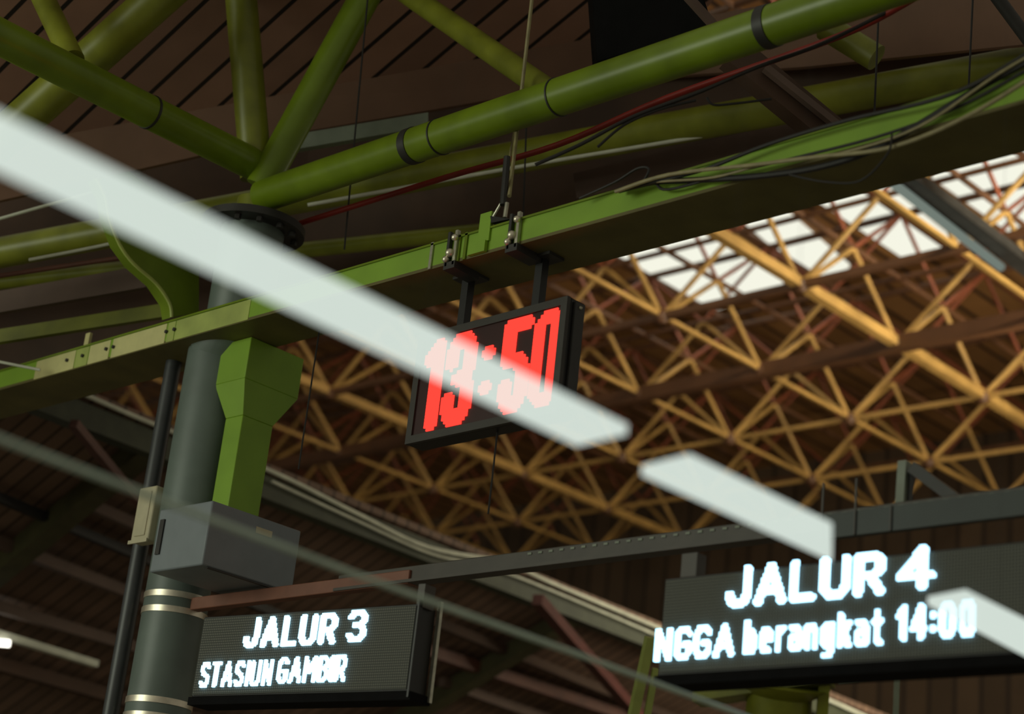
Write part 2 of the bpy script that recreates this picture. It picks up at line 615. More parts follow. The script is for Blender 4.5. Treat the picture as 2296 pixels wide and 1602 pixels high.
for k, (s, d, a, b, lev) in enumerate(webs):
    if k < 100:
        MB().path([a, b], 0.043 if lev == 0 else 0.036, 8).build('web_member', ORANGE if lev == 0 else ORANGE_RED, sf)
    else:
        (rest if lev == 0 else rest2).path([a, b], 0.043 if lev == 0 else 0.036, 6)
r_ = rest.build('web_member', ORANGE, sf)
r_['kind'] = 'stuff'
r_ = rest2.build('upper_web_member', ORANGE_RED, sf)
r_['kind'] = 'stuff'
for i in range(0, 7):
    for j in range(-2, 4):
        MB().ball((x_at(i), y_at(j), Z0), 0.13).build('node_joint', ORANGE_DARK, sf)

# skylights in the hall roof
ZS = Z0 + 2 * HT + 0.43
for pts, lab in (
        (((1380, 575), (1500, 470), (1790, 640), (1590, 700)), 'bright skylight above the trusses just beside the clock, the lowest of the skylights'),
        (((1645, 480), (1720, 440), (1905, 600), (1830, 640)), 'narrow skylight mostly hidden by tubes beside the thick ochre chord'),
        (((1830, 450), (1960, 400), (2150, 550), (2040, 590)), 'bright skylight beside the grey fluorescent fixture'),
        (((2090, 400), (2420, 200), (2480, 420), (2260, 520)), 'bright skylight furthest along the hall, past the grey fluorescent fixture')):
    tag(MB().prism([PZ(x, y, ZS) for x, y in pts], UZ * 0.06).build('skylight_panel', SKYLIGHT, smooth=False), lab, 'skylight', 'skylights over the far hall')

fx = empty('fluorescent_fixture', PZ(2110, 500, Z0 - 0.4), 'grey fluorescent fixture slanting across the skylights', 'light fixture')
MB().path([PZ(1990, 402, Z0 - 0.4), PZ(2245, 600, Z0 - 0.4)], 0.06, 12).build('tube', emit('dim_fluorescent_tube', (0.82, 1.0, 0.86), 0.20), fx)
MB().bar(PZ(2030, 392, Z0 - 0.2), PZ(2320, 610, Z0 - 0.2), 0.26, 0.14).build('housing', DARK, fx)

# ------------------------------------------------------------------ column
CX, CY = -10.45, 7.52
cp = PD(396, 1350, 13.4)
CX, CY = cp.x, cp.y
CR = 0.232
ZF = 6.9
col = empty('steel_column', (CX, CY, 0), 'thick grey-green round column carrying the green tubes and the grey cabinet', 'column')
hp_ = PD(567, 522, 14.2)
HX, HY, ZF = hp_.x, hp_.y, hp_.z
MB().path([(CX, CY, 0), (CX, CY, 6.31)], CR, 40).build('shaft', GREY, col)
MB().path([(CX, CY, 6.31), (HX, HY, 6.46), (HX, HY, ZF + 0.05)], CR + 0.01, 40).build('upper_shaft', GREY, col)
flg = MB().path([(HX, HY, ZF), (HX, HY, ZF + 0.06)], 0.395, 40).build('flange', DARK, col)
for k in range(12):
    a = 2 * math.pi * k / 12
    c, d = HX + 0.32 * math.cos(a), HY + 0.32 * math.sin(a)
    MB().path([(c, d, ZF - 0.035), (c, d, ZF + 0.01)], 0.026, 6).build('bolt', DARK, flg)
MB().path([(HX, HY, ZF + 0.06), (HX, HY, ZF + 0.26)], 0.16, 24).build('neck', GREEN_OLD, col)
for (px, py), lab in (((394, 1322), None), ((394, 1356), None), ((352, 1562), None), ((346, 1598), None)):
    z = PY(px, py, CY - CR).z
    MB().path([(CX, CY, z - 0.022), (CX, CY, z + 0.022)], CR + 0.006, 40, caps=True).build('steel_band', CHROME, col)

dp = PY(378, 830, CY - 0.05)
dq = PY(258, 1602, CY - 0.05)
dpx = (dp.x + dq.x) / 2
dpy = (dp.y + dq.y) / 2
tag(MB().path([(dpx, dpy, 0), (dpx, dpy, 6.29)], 0.062, 20).build('downpipe', mat('dark_downpipe', (62, 64, 66), 0.4, vary=0.15)), 'thin dark downpipe running up beside the thick column', 'pipe')

# ------------------------------------------------------------------ roof tubes at the column head
HUB = Vector((HX, HY, ZF + 0.3))
HD = depth_of(HUB)


def tube(p, q, r, m, lab, bands=(), ext=0.0, side='end'):
    d0 = (q - p).normalized()
    far = {'start': (p - d0 * ext, q), 'end': (p, q + d0 * ext), 'both': (p - d0 * ext, q + d0 * ext)}[side]
    t = tag(MB().path(far, r, 28).build('roof_tube', m), lab, 'tube', 'green roof tubes')
    d = (q - p).normalized()
    for x, y, w in bands:
        # nearest point of the axis to the pixel's ray
        rr = ray(x, y).normalized()
        w0 = p - EYE
        b_ = d.dot(rr)
        s = (b_ * rr.dot(w0) - d.dot(w0)) / (1 - b_ * b_)
        c = p + d * s
        MB().path([c - d * w, c + d * w], r + 0.006, 28).build('clamp_band', DARK, t)
    return t


tube(PD(575, 372, HD), PD(-70, 48, HD - 2.0), 0.125, GREEN, 'green roof tube sloping up from the column head above the long reflection strip', ((345, 232, 0.01),), ext=5)
tube(PD(575, 400, HD), PD(535, -70, HD + 0.3), 0.125, GREEN_OLD, 'upright olive-green roof tube standing on the column head', ext=2)
tube(PD(585, 420, HD - 0.1), PD(858, -80, HD + 0.2), 0.12, GREEN, 'green roof tube leaning steeply up from the column head towards the brown boards', ext=2)
tube(PD(590, 440, HD - 0.15), PD(2080, -60, HD - 4.2), 0.125, GREEN, 'long green roof tube running from the column head along the red pipe', ((925, 322, 0.035), (985, 300, 0.006), (1248, 205, 0.006), (1722, 50, 0.035)), ext=5)
tube(PD(430, -70, HD - 0.5), PD(-40, 350, HD - 0.2), 0.15, GREEN_OLD, 'dark olive roof tube crossing behind at the top corner of the brown boards', ext=2, side='both')
tube(PD(70, -60, HD - 0.6), PD(163, 135, HD - 1.28), 0.085, GREEN_OLD, 'short olive roof tube joining the sloping tube near the picture corner', ext=1.5, side='start')
tube(PD(890, -30, HD + 0.2), PD(1235, 208, HD - 1.7), 0.085, GREEN_OLD, 'medium olive roof tube meeting the long tube next to the hanging wire', ext=2, side='start')
tube(PD(-70, 580, HD + 1.9), PD(2370, 128, HD + 0.1), 0.135, GREEN_OLD, 'olive horizontal roof tube passing behind the column and the red pipe', ext=4, side='both')
tube(PD(-70, 640, HD + 2.2), PD(1120, 515, HD + 1.8), 0.07, GREEN_OLD, 'thin lower olive roof tube behind the column flange', ext=4, side='start')
tube(PD(1850, 60, HD - 0.5), PD(1965, 130, HD - 0.7), 0.10, GREEN_OLD, 'stub of olive roof tube beside the dark sloping channel')

# red sprinkler pipe, pale conduits
tag(MB().path(smooth_path([PD(660, 505, HD + 0.1), PD(1000, 398, HD - 0.8), PD(1250, 325, HD - 1.3), PD(1500, 218, HD - 2.0), PD(1880, 82, HD - 3.0), PD(2060, -10, HD - 3.5)]), 0.022, 12).build('sprinkler_pipe', RED), 'thin red pipe under the long green tube', 'pipe')
for pts, r, m, lab in (
        (((-60, 508), (100, 462), (300, 405)), 0.014, PALE, 'pale conduit entering below the upper end of the reflection strip'),
        (((65, 583), (255, 545), (420, 500)), 0.014, PALE, 'short pale conduit beside the curved green haunch'),
        (((690, 460), (1165, 374), (1500, 318), (1830, 262)), 0.016, PALE, 'long pale highlight along the underside of the olive tube'),  # edge highlight of the olive tube, built as a pale rod
        (((-60, 628), (260, 580), (420, 560)), 0.02, RUST, 'short red-brown conduit behind the curved green haunch'),
        (((-60, 800), (30, 818), (90, 830)), 0.012, PALE, 'pale conduit end behind the worn end of the beam')):
    tag(MB().path(smooth_path([PD(x, y, HD + 0.6) for x, y in pts]), r, 10).build('conduit', m), lab, 'conduit', 'conduits under the roof tubes')
for a, b, w, h, lab in (
        ((-60, 690), (330, 622), 0.05, 0.2, 'upper brown board in the gap below the roof tubes beside the haunch'),
        ((-60, 765), (420, 690), 0.05, 0.12, 'olive board under the brown one beside the haunch'),
        ((1290, 420), (1830, 292), 0.05, 0.24, 'wide brown board between the olive tube and the beam')):
    tag(MB().bar(PD(*a, HD + 1.3), PD(*b, HD + 0.9), w, h).build('fascia_board', GREEN_OLD if lab.startswith('olive') else BROWN), lab, 'board', 'boards under the canopy')

# ------------------------------------------------------------------ main green beam
ZB = 6.29
yn = PZ(250, 800, ZB).y * 0.5 + PZ(1500, 461, ZB).y * 0.5
yf = PZ(250, 883, ZB).y * 0.5 + PZ(1500, 538, ZB).y * 0.5
FH = 0.17
xa = PZ(-60, 880, ZB).x - 6
xb = PZ(2370, 215, ZB).x + 3
beam = empty('green_beam', (xa, (yn + yf) / 2, ZB), 'long yellow-green beam carrying the clock, worn cream at one end', 'beam')
MB().box((xa, yn, ZB), (xb, yf, ZB + 0.022)).build('bottom_plate', mat('brown_olive_paint', (100, 92, 46), 0.6, vary=0.2, scale=3), beam)  # browner, darker olive on the underside plate
MB().box((xa, yn, ZB + 0.022), (xb, yn + 0.02, ZB + FH)).build('web_plate', GREEN_BEAM, beam)
MB().box((xa, yn - 0.012, ZB + FH), (xb, yn + 0.12, ZB + FH + 0.014)).build('top_lip', GREEN, beam)
MB().box((xa, yf - 0.02, ZB + 0.022), (xb, yf, ZB + FH)).build('back_plate', GREEN, beam)


def face_patch(x0, x1, name, m, parent, z0=0.0, z1=1.0, out=0.004):
    """A plate on the beam's near face between two pixel columns."""
    def xw(px):
        lo, hi = xa, xb
        for _ in range(40):
            mid = (lo + hi) / 2
            q = ROT.transposed() @ (Vector((mid, yn, ZB + FH / 2)) - EYE)
            if 1148 + F * q.x / -q.z < px:
                lo = mid
            else:
                hi = mid
        return lo
    return MB().box((xw(x0), yn - out, ZB + FH * z0), (xw(x1), yn, ZB + FH * z1)).build(name, m, parent), xw


WORN = mat('worn_cream_paint', (206, 200, 140), 0.6, vary=0.1, scale=6, worn=(142, 150, 76), worn_at=0.63)
for a, b, m in ((80, 168, WORN), (200, 246, WORN), (252, 372, WORN), (170, 198, GREEN_PALE), (376, 392, GREEN_PALE), (394, 560, GREEN_PALE)):
    p_, xw = face_patch(a, b, 'cover_plate', m, beam, 0.04, 0.98)
for a in (152, 187, 240, 256, 375, 393):
    xx = xw(a)
    MB().path([(xx, yn - 0.02, ZB + FH * 0.55), (xx, yn, ZB + FH * 0.55)], 0.015, 8).build('bolt', DARK, beam)
xx = xw(188)
MB().box((xx - 0.03, yn - 0.005, ZB + FH), (xx + 0.03, yn + 0.02, ZB + FH + 0.12)).build('tab', CREAM, beam)
xx = xw(1086)
MB().box((xx - 0.05, yn - 0.015, ZB + FH * 0.5), (xx + 0.05, yn + 0.01, ZB + FH + 0.12)).build('tab', GREEN_BEAM, beam)
xx = xw(1075)
MB().box((xx - 0.07, yn - 0.03, ZB + FH * 0.05), (xx + 0.08, yn - 0.004, ZB + FH * 0.5)).build('latch', GREEN_BEAM, beam)
for a, lab in ((968, None), (1030, None), (1045, None)):
    xx = xw(a)
    MB().box((xx - 0.012, yn - 0.012, ZB), (xx + 0.012, yn, ZB + FH + 0.02)).build('strap', BRIGHT if a == 968 else GREEN, beam)

# two steel clamps round the beam above the clock
for a, lab in ((1018, 'shiny steel clamp gripping the green beam over the clock end nearer the column'), (1157, 'shiny steel clamp gripping the green beam below the hanging wire')):
    xx = xw(a)
    cl = empty('beam_clamp', (xx, yn, ZB - 0.03), lab, 'clamp', 'steel clamps on the green beam')
    jw1 = MB().box((xx - 0.045, yn - 0.03, ZB - 0.03), (xx - 0.02, yn, ZB + FH + 0.05)).build('jaw', DARK, cl, bevel=0.004)
    jw2 = MB().box((xx + 0.02, yn - 0.03, ZB - 0.03), (xx + 0.045, yn, ZB + FH + 0.05)).build('jaw', BRIGHT, cl, bevel=0.004)
    MB().box((xx - 0.05, yn - 0.03, ZB - 0.05), (xx + 0.05, yn + 0.2, ZB)).build('base_strap', DARK, cl)
    MB().ball((xx, yn - 0.035, ZB + FH * 0.35), 0.03, 12, 8).build('nut', CHROME, jw2)
    MB().ball((xx + 0.03, yn - 0.035, ZB + FH * 0.95), 0.024, 12, 8).build('nut', CHROME, jw2)
    MB().ball((xx - 0.03, yn - 0.035, ZB + 0.02), 0.024, 12, 8).build('nut', CHROME, jw1)

# hanging wire with turnbuckle
hw = empty('hanging_wire', PY(1128, 488, yn), 'pale stay wire with a turnbuckle dropping from the roof to the green beam', 'wire')
hy = yn - 0.02
MB().path([PD(1196, -30, 12.6), PD(1167, 225, 12.6), PY(1142, 440, hy)], 0.013, 8).build('wire', WIRE, hw)
MB().path([PD(1167, 225, 12.65), PD(1146, 330, 12.6), PY(1134, 430, hy)], 0.008, 8).build('wire_tail', WIRE, hw)
MB().path([PY(1137, 352, hy), PY(1128, 460, hy)], 0.022, 8).build('turnbuckle', DARK, hw)
MB().path([PY(1128, 448, hy), PY(1106, 486, hy)], 0.009, 8).build('shackle', BRIGHT, hw)
MB().path([PY(1137, 455, hy), PY(1132, 488, hy)], 0.014, 8).build('hook', BRIGHT, hw)
MB().prism([PY(1099, 484, hy), PY(1143, 491, hy), PY(1101, 500, hy)], UY * 0.05).build('shoe', BLACK, hw)

# ------------------------------------------------------------------ haunch and bracket beside the column
hx = CX - CR + 0.02
out_ = [(446, 700), (385, 712), (380, 680), (350, 636), (300, 592), (268, 548), (246, 490), (236, 440), (216, 400), (290, 385), (425, 490), (446, 560)]
hn = empty('curved_haunch', PX(440, 700, hx), 'green S-curved haunch plate beside the column under the reflection strip', 'bracket')
MB().prism([PX(x, y, hx) for x, y in out_], UX * -0.12).build('plate', GREEN, hn)
MB().path(smooth_path([PX(x, y, hx) for x, y in out_[1:9]], 4), 0.014, 8).build('edge_flange', GREEN_PALE, hn)

near = PY(545, 929, PZ(517, 777, ZB).y)
nx, ny = near.x, near.y
br = empty('flared_bracket', (nx - 0.1, ny + 0.2, PX(541, 929, nx).z - 0.6), 'green hollow bracket with a flared head beside the column, ending at the grey cabinet', 'bracket')


def rect(z, x0, x1, y0, y1):
    return [(x0, y0, z), (x1, y0, z), (x1, y1, z), (x0, y1, z)]


zt = PX(541, 929, nx).z
zb_ = PX(530, 1180, nx).z - 0.1
wx = 0.20
wy = PX(612, 955, nx).y - ny
ztap = PX(535, 845, nx).z
ztop = ZB - 0.002
wy2 = PX(664, 885, nx).y - ny
MB().loft([rect(zb_, nx - wx, nx, ny, ny + wy), rect(zt, nx - wx, nx, ny, ny + wy)]).build('post', GREEN_BEAM, br, bevel=0.006)
MB().loft([rect(zt, nx - wx, nx, ny, ny + wy), rect(ztap, nx - wx - 0.12, nx + 0.03, ny - 0.06, ny + wy2)]).build('flare', GREEN_BEAM, br, bevel=0.004)
MB().loft([rect(ztap, nx - wx - 0.12, nx + 0.03, ny - 0.06, ny + wy2), rect(ztop, nx - wx - 0.12, nx + 0.03, ny - 0.06, ny + wy2)]).build('head', GREEN_BEAM, br, bevel=0.006)
# ------------------------------------------------------------------ grey cabinet, junction box
gc = PD(477, 1122, 12.5)
gz0 = PX(469, 1272, gc.x).z
gw = gc.x - PY(358, 1150, gc.y).x
gl = PX(676, 1190, gc.x).y - gc.y
cab = empty('electrical_cabinet', (gc.x, gc.y, gz0), 'grey metal cabinet fixed to the column above its steel bands', 'cabinet')
cbd = MB().box((gc.x - gw, gc.y, gz0), (gc.x, gc.y + gl, gc.z)).build('body', CABINET, cab, bevel=0.012)
MB().box((gc.x - gw * 0.93, gc.y - 0.012, gz0 + 0.12), (gc.x - gw * 0.85, gc.y, gc.z - 0.08)).build('handle_slot', DARK, cbd)
MB().box((gc.x, gc.y + gl * 0.5, gc.z - 0.12), (gc.x + 0.004, gc.y + gl * 0.68, gc.z - 0.075)).build('sticker', BEIGE, cbd)
MB().box((gc.x - 0.02, gc.y + 0.05, gz0 - 0.01), (gc.x - 0.0, gc.y + gl - 0.05, gz0)).build('bottom_lip', DARK, cab)

jb = PY(352, 1088, dpy - 0.16)
jz = PX(333, 1212, jb.x).z
jw = jb.x - PY(314, 1092, jb.y).x
jn = empty('junction_box', (jb.x, jb.y, jz), 'small beige junction box on the thin downpipe', 'junction box')
jbd = MB().box((jb.x - jw, jb.y, jz), (jb.x, jb.y + 0.115, jb.z)).build('body', BEIGE, jn, bevel=0.012)
MB().box((jb.x - jw - 0.01, jb.y - 0.012, jz - 0.015), (jb.x + 0.005, jb.y + 0.0, jz + 0.012)).build('lower_lip', BEIGE, jn)
MB().box((jb.x - jw * 0.8, jb.y - 0.008, jz + 0.04), (jb.x - jw * 0.2, jb.y, jb.z - 0.04)).build('lid', BEIGE, jbd, bevel=0.006)

# ------------------------------------------------------------------ LED lettering
G = {
    'J': (0.85, [[(0, .28), (.08, .08), (.35, 0), (.65, 0), (.92, .1), (1, .3), (1, 1)]]),
    'A': (1.15, [[(0, 0), (.5, 1), (1, 0)], [(.22, .3), (.78, .3)]]),
    'L': (0.85, [[(0, 1), (0, 0), (1, 0)]]),
    'U': (1.0, [[(0, 1), (0, .2), (.25, 0), (.75, 0), (1, .2), (1, 1)]]),
    'R': (1.0, [[(0, 0), (0, 1), (.75, 1), (1, .85), (1, .65), (.75, .48), (0, .48)], [(.5, .48), (1, 0)]]),
    '3': (0.9, [[(0, .85), (.2, 1), (.75, 1), (1, .85), (1, .65), (.75, .53), (.4, .53)], [(.75, .53), (1, .36), (1, .15), (.75, 0), (.2, 0), (0, .15)]]),
    '4': (0.95, [[(.72, 0), (.72, 1), (0, .28), (1, .28)]]),
    'S': (0.9, [[(1, .84), (.75, 1), (.25, 1), (0, .84), (0, .68), (.25, .54), (.75, .46), (1, .32), (1, .16), (.75, 0), (.25, 0), (0, .16)]]),
    'T': (0.9, [[(0, 1), (1, 1)], [(.5, 1), (.5, 0)]]),
    'I': (0.0, [[(0, 0), (0, 1)]]),
    'N': (0.95, [[(0, 0), (0, 1), (1, 0), (1, 1)]]),
    'G': (0.95, [[(1, .84), (.75, 1), (.25, 1), (0, .8), (0, .2), (.25, 0), (.75, 0), (1, .16), (1, .45), (.55, .45)]]),
    'M': (1.2, [[(0, 0), (0, 1), (.5, .4), (1, 1), (1, 0)]]),
    'B': (0.9, [[(0, 0), (0, 1), (.75, 1), (1, .85), (1, .65), (.75, .53), (0, .53)], [(.75, .53), (1, .35), (1, .15), (.75, 0), (0, 0)]]),
    'b': (0.8, [[(0, 1), (0, 0), (.75, 0), (1, .15), (1, .5), (.75, .68), (0, .68)]]),
    'e': (0.8, [[(0, .36), (1, .36), (1, .55), (.75, .7), (.25, .7), (0, .55), (0, .15), (.25, 0), (.9, 0)]]),
    'r': (0.5, [[(0, 0), (0, .7)], [(0, .5), (.4, .7), (1, .7)]]),
    'a': (0.8, [[(.1, .7), (.75, .7), (1, .55), (1, 0)], [(1, .4), (.25, .4), (0, .28), (0, .12), (.25, 0), (1, 0)]]),
    'n': (0.8, [[(0, 0), (0, .7), (.7, .7), (1, .5), (1, 0)]]),
    'g': (0.8, [[(1, 0), (.25, 0), (0, .15), (0, .55), (.25, .7), (1, .7), (1, -.15), (.75, -.3), (.1, -.3)]]),
    'k': (0.8, [[(0, 0), (0, 1)], [(1, .7), (0, .3)], [(.35, .42), (1, 0)]]),
    't': (0.6, [[(.4, 1), (.4, .12), (.6, 0), (1, 0)], [(0, .7), (1, .7)]]),
    '1': (0.5, [[(0, .75), (.9, 1), (.9, 0)]]),
    '0': (0.9, [[(.25, 0), (.75, 0), (1, .2), (1, .8), (.75, 1), (.25, 1), (0, .8), (0, .2), (.25, 0)]]),
    '5': (0.9, [[(1, 1), (0, 1), (0, .54), (.75, .54), (1, .4), (1, .15), (.75, 0), (.2, 0), (0, .15)]]),
    ':': (0.0, [[(0, .2), (0, .24)], [(0, .66), (0, .7)]]),
}


def seg_d(px, py, a, b):
    ax, ay = a
    bx, by = b
    dx, dy = bx - ax, by - ay
    L2 = dx * dx + dy * dy
    t = 0 if L2 == 0 else max(0, min(1, ((px - ax) * dx + (py - ay) * dy) / L2))
    return math.hypot(px - ax - t * dx, py - ay - t * dy)


def dots_of(text, x0, x1, z0, rows, pitch, stroke, ratio):
    """Lit dots (x, z) of a line of text squeezed between x0 and x1; stroke: across, up and gap in dots."""
    sx_, sy_, gap = stroke
    n = (x1 - x0) / pitch
    units = sum(ratio if ch == ' ' else G[ch][0] for ch in text)
    k = (n - len(text) * sx_ - (len(text) - 1) * gap) / units
    out, cur = [], 0.0
    for ch in text:
        if ch == ' ':
            cur += ratio * k
            continue
        ww = G[ch][0] * k
        segs, one = [], set()
        for s in G[ch][1]:
            q = [((cur + sx_ / 2 + u * ww) / sx_, (sy_ / 2 + v * (rows - sy_)) / sy_) for u, v in s]
            segs += list(zip(q[:-1], q[1:]))
        for c in range(int(cur) - 2, int(cur + ww + sx_) + 3):
            for r in range(-6, rows + 3):
                if min(seg_d((c + .5) / sx_, (r + .5) / sy_, a, b) for a, b in segs) <= 0.5:
                    one.add((c, r))
        out.append([(x0 + (c + .5) * pitch, z0 + (r + .5) * pitch) for c, r in sorted(one)])
        cur += ww + sx_ + gap
    return out


def sign_frame(tl, tr, Z):
    """Local frame of a hung panel from its upper corners in the photo and its top height."""
    a, b = PZ(*tl, Z), PZ(*tr, Z)
    ax = (b - a)
    ax.z = 0
    L = ax.length
    ax.normalize()
    ay = Vector((-ax.y, ax.x, 0))
    return a, ax, ay, L


def on_face(px, py, a, ax, ay):
    p = PP(px, py, a, ay)
    return (p - a).dot(ax), (p - a).z


def frame_empty(name, a, ax, z, label, cat, group=None):
    o = empty(name, (a.x, a.y, z), label, cat, group)
    return o


def lettering(name, parent, a, ax, ay, dots, pitch, m, out):
    mb = MB()
    s = pitch * 0.45
    for x, z in dots:
        mb.obox(a, ax, ay, UZ, (x - s, -out, z - s), (x + s, 0.004, z + s))
    return mb.build(name, m, parent, smooth=False)


# text runs given by baseline ends in the photo
def run(parent, a, ax, ay, text, p0, p1, rows, pitch, stroke, ratio, m, out=0.012):
    x0, z0 = on_face(*p0, a, ax, ay)
    x1, z1 = on_face(*p1, a, ax, ay)
    zb = (z0 + z1) / 2
    return dots_of(text, x0, x1, zb, rows, pitch, stroke, ratio)


class LocalFace:
    pass


PITCH_LED = 0.016
PITCH_TEXT = 0.0107


def display(name, tl, tr, Z, h, thick, label, lines, xtra=0.0, group='platform displays'):
    a, ax, ay, L = sign_frame(tl, tr, Z)
    L += xtra
    root = frame_empty(name, a, ax, Z - h, label, 'sign', group)
    MB().obox(a, ax, ay, UZ, (0, 0.012, -h), (L, thick, 0)).build('housing', BLACK, root, bevel=0.006)
    # LED face: own local axes so that the dot rows run level
    fc = MB().obox(Vector((0, 0, 0)), UX, UY, UZ, (0.012, 0, -h + 0.012), (L - 0.012, 0.014, -0.012))
    me = bpy.data.meshes.new('led_face')
    me.from_pydata(fc.v, [], fc.f)
    me.materials.append(FACE)
    f = bpy.data.objects.new('led_face', me)
    COL.objects.link(f)
    f.parent = root
    f.location = (0, 0, h)
    f.rotation_euler = (0, 0, math.atan2(ax.y, ax.x))
    BASE[f.name] = a
    for runs in lines:
        for r in runs:
            for letter in run(root, a, ax, ay, *r):
                lettering('letter', root, a, ax, ay, letter, PITCH_TEXT, WHITE_LED, 0.014)
    return root, a, ax, ay, L


FACE = led_face('led_face', (74, 76, 72), (120, 120, 112), PITCH_LED)
Zs = 1.6 + 2.37
YS = PZ(456, 1383, Zs)
BIG, SMALL = (18, PITCH_TEXT, (4.0, 3.2, 2.0), .9, None), (15, PITCH_TEXT, (2.3, 2.3, 1.5), .7, None)
BIG4, SMALL4 = (20, PITCH_TEXT, (4.4, 3.6, 2.2), .9, None), (16, PITCH_TEXT, (2.8, 2.5, 1.7), .7, None)
d3, a3, ax3, ay3, L3 = display(
    'departure_display', (456, 1383), (938, 1353), Zs, 0.515, 0.17,
    'smaller black LED display reading JALUR 3 STASIUN GAMBIR beside the column',
    [[('JALUR', (545, 1458), (752, 1443)) + BIG, ('3', (776, 1442), (818, 1439)) + BIG],
     [('STASIUN', (447, 1544), (608, 1538)) + SMALL, ('GAMBIR', (620, 1536), (774, 1528)) + SMALL]])
# end profile of the small display
MB().obox(a3, ax3, ay3, UZ, (L3, -0.004, -0.55), (L3 + 0.012, 0.03, 0.02)).build('corner_profile', BLACK, d3)
MB().obox(a3, ax3, ay3, UZ, (L3 + 0.012, 0.165, -0.55), (L3 + 0.035, 0.19, 0.05)).build('corner_profile', BRIGHT, d3)
MB().obox(a3, ax3, ay3, UZ, (L3 - 0.03, 0.02, -0.02), (L3 + 0.02, 0.12, 0.12)).build('hanger', RAIL, d3)
MB().obox(a3, ax3, ay3, UZ, (-0.02, 0.005, -0.565), (L3 + 0.02, 0.19, -0.515)).build('lower_lip', MATT, d3)
Zs4 = Zs + 0.01
d4, a4, ax4, ay4, L4 = display(
    'departure_display', (1489, 1297), (2296, 1212), Zs4, 0.515, 0.17,
    'larger black LED display reading JALUR 4 NGGA berangkat 14:00',
    [[('JALUR', (1628, 1368), (1984, 1333)) + BIG4, ('4', (2012, 1330), (2098, 1320)) + BIG4],
     [('NGGA', (1468, 1487), (1646, 1472)) + SMALL4, ('berangkat', (1668, 1471), (1982, 1445)) + SMALL4, ('14:00', (2010, 1443), (2188, 1425)) + SMALL4]],
    xtra=0.6)
MB().obox(a4, ax4, ay4, UZ, (-0.02, 0.005, -0.565), (L4 + 0.02, 0.19, -0.515)).build('lower_lip', MATT, d4)
MB().obox(a4, ax4, ay4, UZ, (0.06, 0.06, 0.0), (0.16, 0.14, 0.14)).build('hanger', RAIL, d4)

# ------------------------------------------------------------------ rail that carries both displays
RZ = 1.6 + CY / 2.88
rx0 = CX + CR * 0.9
rx1 = PY(925, 1308, CY).x
rx2 = PY(2380, 1130, CY).x + 0.5
rail = empty('display_rail', (rx0, CY, RZ - 0.05), 'long steel rail from the column over both displays, red-brown then grey with holes', 'rail')
MB().box((rx0, CY - 0.04, RZ - 0.045), (rx1, CY + 0.04, RZ + 0.045)).build('red_section', RAIL_RED, rail, bevel=0.006)
slot = MB().box((rx1 - 0.7, CY - 0.02, RZ - 0.02), (rx2, CY + 0.06, RZ + 0.075)).build('slotted_section', RAIL, rail, bevel=0.006)
MB().box((rx1 - 0.7, CY - 0.05, RZ - 0.04), (rx2, CY + 0.05, RZ - 0.02)).build('bottom_flange', RAIL, rail)
x = rx1 + 1.0
while x < rx2:
    MB().box((x, CY - 0.026, RZ + 0.045), (x + 0.03, CY - 0.019, RZ + 0.058)).build('slot_hole', GUTTER, slot)
    x += 0.085
# grey backing housing above the larger display
hx0 = PY(1866, 1200, CY).x
hb = empty('rail_cover', (hx0, CY, RZ + 0.05), 'grey-green cover over the rail above the larger display', 'cover')
MB().box((hx0, CY - 0.1, RZ - 0.1), (rx2, CY - 0.06, RZ + 0.03)).build('cover_plate', mat('grey_green_cover', (42, 49, 45), 0.5, vary=0.2, scale=3), hb)
for px in (1866, 1940, 2020):
    x = PY(px, 1200, CY).x
    MB().box((x, CY - 0.11, RZ - 0.1), (x + 0.008, CY - 0.1, RZ + (0.2 if px < 2000 else 0.03))).build('upright_strip', RAIL, hb)
hg = empty('rail_hanger', PY(2022, 1150, CY + 0.1), 'pale green-grey hanger post with a dark stay above the larger display', 'hanger')
MB().bar(PY(2028, 1036, CY + 0.1), PY(2020, 1160, CY + 0.1), 0.05, 0.05).build('post', GUTTER, hg)
MB().bar(PY(2048, 1050, CY + 0.1), PY(2150, 1125, CY + 0.1), 0.06, 0.06).build('stay', DARK, hg)
MB().bar(PY(2042, 1060, CY + 0.12), PY(2034, 1160, CY + 0.12), 0.03, 0.03).build('post', DARK, hg)

# ------------------------------------------------------------------ clock
CF = (yn + yf) / 2 - 0.1
ctl = PY(939, 753, CF)
ctr = PY(1273, 663, CF)
Zc = (ctl.z + ctr.z) / 2
ca, cax, cay, cL = sign_frame((939, 753), (1273, 663), Zc)
CH = 0.755
ct = 0.16
ck = frame_empty('platform_clock', ca, cax, Zc - CH, 'black digital platform clock showing 13:50 in red under the green beam', 'clock')
MB().obox(ca, cax, cay, UZ, (0, 0.03, -CH), (cL, ct, 0)).build('case', BLACK, ck, bevel=0.008)
fm = MB()
fw = 0.052
for lo, hi in (((0, 0, -CH), (cL, 0.03, -CH + fw)), ((0, 0, -fw), (cL, 0.03, 0)), ((0, 0, -CH + fw), (fw, 0.03, -fw)), ((cL - fw, 0, -CH + fw), (cL, 0.03, -fw))):
    fm.obox(ca, cax, cay, UZ, lo, hi)
fm.build('frame', mat('clock_frame', (56, 52, 48), 0.5, vary=0.15), ck)
MB().obox(ca, cax, cay, UZ, (cL, 0.06, -CH + 0.02), (cL + 0.02, ct - 0.02, -0.02)).build('end_plate', DARK, ck)
for zz in (-0.05, -CH + 0.06):
    MB().ball(ca + cax * (cL + 0.02) + cay * 0.1 + UZ * zz, 0.014).build('screw', BRIGHT, ck)
MB().obox(ca, cax, cay, UZ, (fw, 0.012, -CH + fw), (cL - fw, 0.03, -fw)).build('display_window', mat('dark_red_window', (52, 22, 22), 0.35, vary=0.1), ck)
